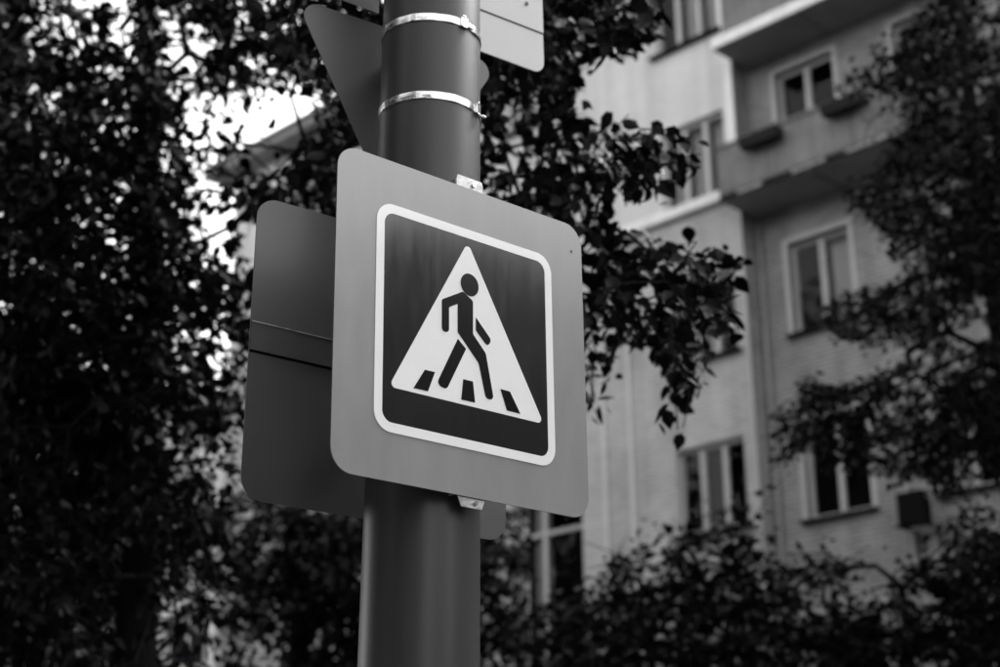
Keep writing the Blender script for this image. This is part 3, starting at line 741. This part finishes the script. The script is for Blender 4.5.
def fast_mesh(name, V, Fc, m, parent, smooth=False):
    me = bpy.data.meshes.new(name); nv, nf, k = len(V), len(Fc), Fc.shape[1]
    me.vertices.add(nv); me.vertices.foreach_set('co', V.astype(np.float32).ravel())
    me.loops.add(nf * k); me.loops.foreach_set('vertex_index', Fc.astype(np.int32).ravel())
    me.polygons.add(nf); me.polygons.foreach_set('loop_start', (np.arange(nf) * k).astype(np.int32))
    me.update(calc_edges=True)
    if smooth: me.polygons.foreach_set('use_smooth', np.ones(nf, bool))
    me.materials.append(m); return link(bpy.data.objects.new(name, me), parent)
def at(px, py, dist):
    d = ray(px, py); return CAM + d / d[1] * dist
def trunk_line(base, top, r0, r1, n=9, bend=.12, seed=0):
    rr = random.Random(seed); base = np.array(base, float); top = np.array(top, float); out = []
    bx, by = rr.uniform(-bend, bend), rr.uniform(-bend, bend)
    for k in range(n):
        t = k / (n - 1); p = base * (1 - t) + top * t + np.array([bx, by, 0]) * math.sin(math.pi * t) ; r = r0 * (1 - t) + r1 * t
        if k == 0: r *= 1.35
        out.append((p, r))
    return out

# A: the tree just behind the pole
gA = at(428, 640, 7.4); baseA = (gA[0], 7.4, 0)
polyA = [([(482, 40), (545, 66), (575, 60), (588, 130), (612, 200), (604, 300), (590, 330), (470, 300), (470, 40)], .72),
         ([(478, -30), (668, -30), (655, 38), (604, 60), (575, 78), (478, 90)], .9),
         ([(585, 130), (640, 122), (702, 133), (706, 165), (662, 196), (605, 205)], .9),
         ([(588, 225), (655, 240), (700, 243), (758, 250), (752, 276), (725, 300), (748, 322), (722, 345), (722, 382), (692, 402), (682, 448), (664, 440), (664, 372), (636, 345), (588, 330)], .95),
         ([(580, 300), (622, 325), (626, 365), (604, 425), (585, 432)], .9),
         ([(195, -30), (400, -30), (400, 160), (352, 150), (335, 100), (300, 82), (230, 55)], .55), ([(228, 186), (262, 160), (342, 118), (352, 220), (240, 218)], .9)]
gapA = [([(497, 62), (535, 70), (552, 100), (540, 135), (500, 120)], .45), ([(490, 130), (540, 125), (545, 165), (500, 180)], .6), ([(700, 345), (760, 330), (760, 420), (700, 440)], .2), ([(612, 350), (660, 350), (660, 440), (612, 440)], 0.0)]
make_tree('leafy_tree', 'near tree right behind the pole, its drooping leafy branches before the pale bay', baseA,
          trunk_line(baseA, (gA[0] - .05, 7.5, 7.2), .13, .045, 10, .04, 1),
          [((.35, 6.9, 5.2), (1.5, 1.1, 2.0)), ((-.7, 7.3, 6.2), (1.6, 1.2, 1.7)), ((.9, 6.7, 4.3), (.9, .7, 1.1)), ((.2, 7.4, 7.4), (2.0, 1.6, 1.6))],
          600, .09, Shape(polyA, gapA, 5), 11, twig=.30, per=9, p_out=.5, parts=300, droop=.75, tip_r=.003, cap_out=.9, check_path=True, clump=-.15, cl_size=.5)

# B: the dark tree on the left
gB = at(118, 640, 9.3); baseB = (gB[0], 9.3, 0)
polyB = [([(-40, -40), (400, -40), (390, 150), (335, 140), (300, 100), (262, 95), (240, 190), (340, 128), (350, 222), (240, 222), (262, 300), (250, 420), (240, 560), (200, 700), (-40, 700)], 1.0)]
gapB = [([(158, 18), (200, 12), (212, 40), (208, 70), (170, 78)], .12), ([(184, 92), (240, 84), (335, 96), (340, 122), (245, 184), (196, 202), (178, 150)], .28),
        ([(190, 195), (250, 195), (262, 260), (200, 262)], .25), ([(160, 425), (250, 420), (250, 500), (165, 490)], .62), ([(105, 560), (225, 540), (230, 700), (105, 700)], .5),
        ([(60, 0), (150, 0), (130, 60), (70, 40)], .8), ([(220, -40), (400, -40), (400, 100), (250, 90)], .7)]
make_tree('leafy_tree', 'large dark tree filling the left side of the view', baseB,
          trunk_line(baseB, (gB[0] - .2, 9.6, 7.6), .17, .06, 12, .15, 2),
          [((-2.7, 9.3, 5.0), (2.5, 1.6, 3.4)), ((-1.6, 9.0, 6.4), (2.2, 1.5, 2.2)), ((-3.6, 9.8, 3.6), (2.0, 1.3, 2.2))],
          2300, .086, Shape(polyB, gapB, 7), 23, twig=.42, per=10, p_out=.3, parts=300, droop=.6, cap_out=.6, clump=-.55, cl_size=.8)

# C: the tree on the right
gC = at(1075, 640, 12.5); baseC = (gC[0], 12.5, 0)
polyC = [([(905, 48), (915, 12), (960, -40), (1060, -40), (1060, 700), (880, 700), (905, 560), (945, 520), (930, 478), (895, 482), (866, 452), (838, 440), (880, 400), (905, 360), (880, 300), (905, 270), (880, 235), (862, 190), (885, 150), (905, 130), (888, 100)], .85),
         ([(915, 30), (880, 42), (842, 78), (838, 98), (866, 100), (905, 88), (920, 60)], .75), ([(900, 100), (868, 104), (846, 120), (850, 138), (890, 150)], .5),
         ([(905, 285), (870, 288), (824, 300), (820, 326), (850, 345), (905, 350)], .75), ([(880, 190), (842, 188), (836, 206), (880, 235)], .6),
         ([(905, 360), (868, 382), (830, 388), (806, 372), (796, 394), (770, 420), (762, 452), (778, 470), (806, 446), (830, 470), (862, 478), (905, 470)], .8)]
gapC = [([(905, 225), (940, 230), (940, 300), (910, 300)], .45), ([(950, 60), (1000, 70), (990, 130), (950, 110)], .7), ([(840, 95), (905, 90), (905, 135), (850, 140)], .45)]
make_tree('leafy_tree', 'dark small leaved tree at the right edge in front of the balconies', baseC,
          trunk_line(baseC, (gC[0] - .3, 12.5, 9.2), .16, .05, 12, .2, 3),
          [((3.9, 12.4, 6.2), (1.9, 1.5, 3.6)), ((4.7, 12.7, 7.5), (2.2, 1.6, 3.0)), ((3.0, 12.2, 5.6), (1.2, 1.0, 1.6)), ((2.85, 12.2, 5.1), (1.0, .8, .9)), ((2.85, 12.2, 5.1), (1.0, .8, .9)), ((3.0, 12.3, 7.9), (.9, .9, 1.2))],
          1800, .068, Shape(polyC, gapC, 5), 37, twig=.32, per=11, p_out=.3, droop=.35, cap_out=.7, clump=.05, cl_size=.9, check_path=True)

# D: two young trees along the bottom in front of the building
polyD = [([(480, 720), (500, 612), (548, 600), (590, 596), (608, 566), (640, 540), (668, 556), (690, 532), (722, 545), (748, 522), (770, 560), (790, 600), (780, 720)], .95), ([(640, 505), (700, 515), (745, 470), (775, 440), (785, 500), (760, 540), (650, 545)], .28)]
gapD = [([(505, 600), (580, 600), (585, 640), (505, 640)], .5)]
gD = at(655, 660, 13.5); baseD = (gD[0], 13.5, 0)
make_tree('young_tree', 'low bushy tree at the bottom below the bay windows', baseD, trunk_line(baseD, (gD[0], 13.6, 4.0), .07, .03, 8, .1, 4),
          [((1.2, 13.5, 3.6), (1.6, 1.1, 1.5)), ((2.2, 13.3, 3.9), (1.2, .9, 1.4)), ((.3, 13.7, 3.4), (1.0, .9, 1.6))], 820, .085, Shape(polyD, gapD, 13), 41, twig=.32, per=10, p_out=.5, droop=.15, cap_out=.8, clump=-.05, cl_size=.8)
polyD2 = [([(760, 720), (768, 580), (800, 548), (822, 556), (838, 536), (856, 552), (852, 600), (872, 610), (905, 570), (930, 555), (960, 540), (1060, 520), (1060, 720)], .9)]
gapD2 = [([(858, 590), (935, 570), (925, 640), (868, 650)], .75), ([(770, 545), (840, 530), (850, 600), (780, 600)], .75)]
gD2 = at(900, 660, 12.8); baseD2 = (gD2[0], 12.8, 0)
make_tree('young_tree', 'low bushy tree at the bottom right under the air conditioner', baseD2, trunk_line(baseD2, (gD2[0] + .1, 12.9, 3.9), .07, .03, 8, .1, 5),
          [((2.6, 12.9, 3.4), (1.2, .9, 1.4)), ((3.9, 12.8, 3.6), (1.5, 1.0, 1.5))], 640, .08, Shape(polyD2, gapD2, 13), 43, twig=.32, per=10, p_out=.5, droop=.15, cap_out=.8, clump=-.05, cl_size=.8)

# F: trees further back on the left, closing the view under the sky gaps
polyF = [([(-60, 330), (40, 300), (120, 330), (150, 420), (170, 500), (250, 495), (330, 500), (380, 500), (400, 720), (-60, 720)], 1.0)]
gapF = [([(118, 575), (215, 555), (222, 640), (200, 720), (125, 720)], .3), ([(225, 600), (300, 600), (300, 680), (225, 680)], .7)]
gF = at(262, 660, 15.5); baseF = (gF[0], 15.5, 0)
make_tree('leafy_tree', 'dim tree with a thin dark trunk below the square sign back', baseF, trunk_line(baseF, (gF[0] + .35, 15.6, 6.0), .11, .05, 9, .15, 6),
          [((-2.0, 15.5, 5.0), (1.9, 1.4, 2.2)), ((-.6, 15.3, 4.6), (1.6, 1.3, 2.0))], 1300, .10, Shape([([(150, 720), (165, 500), (262, 492), (340, 505), (380, 500), (535, 500), (520, 720)], 1.0)], gapF, 6), 51, twig=.45, per=11, p_out=.3, droop=.5, cap_out=.5)
gF2 = at(40, 660, 18); baseF2 = (gF2[0], 18, 0)
make_tree('leafy_tree', 'dim broad tree low on the left behind the large dark one', baseF2, trunk_line(baseF2, (gF2[0], 18.1, 7.0), .16, .06, 9, .2, 7),
          [((-5.2, 18, 5.2), (2.6, 1.8, 3.2)), ((-3.6, 17.6, 4.4), (1.6, 1.5, 2.4))], 900, .12, Shape([([(-60, 330), (40, 300), (120, 340), (150, 430), (175, 500), (190, 720), (-60, 720)], 1.0)], gapF, 6), 53, twig=.5, per=11, p_out=.3, droop=.5, cap_out=.5)

# G: street trees added across the road, mostly unseen, to shade facade and darken windows
for i, (u_, yl, hh, lab) in enumerate(((-14.5, -15.5, 17, 'tall street tree cut by the left edge of the picture'), (-22, -15.5, 18, 'unseen tall street tree added beyond the left edge of the picture'), (-30, -15, 17, 'farthest unseen street tree added beyond the left edge'))):
    pb = BY * (DB + yl) + BX * u_; bb_ = (pb[0], pb[1], 0)
    make_tree('added_street_tree', lab, bb_, trunk_line(bb_, (pb[0] + .1, pb[1], hh * .8), .2, .06, 10, .2, 20 + i),
              [((pb[0], pb[1], hh * .62), (2.9, 2.9, hh * .36)), ((pb[0] + .6, pb[1] - .5, hh * .45), (2.5, 2.5, hh * .25))], 150, .15 if i == 0 else .26,
              Shape([([(-60, -60), (60, -60), (90, 300), (60, 720), (-60, 720)], .9)], (), 8), 70 + i, twig=.6, per=11, p_out=.6, droop=.5, cap_out=5.0, n_out=800 + 500 * (i > 0))

# H: unseen trees added around the camera to shade the pole and darken reflections
for i, (x_, y_, hh, lab) in enumerate(((-5.0, 4.6, 10.5, 'unseen kerbside tree added left of the picture beside the pole'), (-5.5, -2.5, 10, 'unseen kerbside tree added behind and left of the viewer'), (-.5, -8.5, 10, 'unseen kerbside tree added behind the viewer'), (20.5, -11.0, 14.5, 'unseen tall tree added before the lower house, mirrored in the sign'))):
    bb_ = (x_, y_, 0)
    make_tree('added_street_tree', lab, bb_, trunk_line(bb_, (x_ + .1, y_, hh * .8), .2, .06, 10, .2, 30 + i),
              [((x_, y_, hh * .62), (2.7, 2.7, hh * .37)), ((x_ + .2, y_ - .3, hh * .4), (2.2, 2.2, hh * .2))], 10, .24,
              Shape([], (), 8), 80 + i, twig=.6, per=11, p_out=1.0, droop=.5, n_out=900)
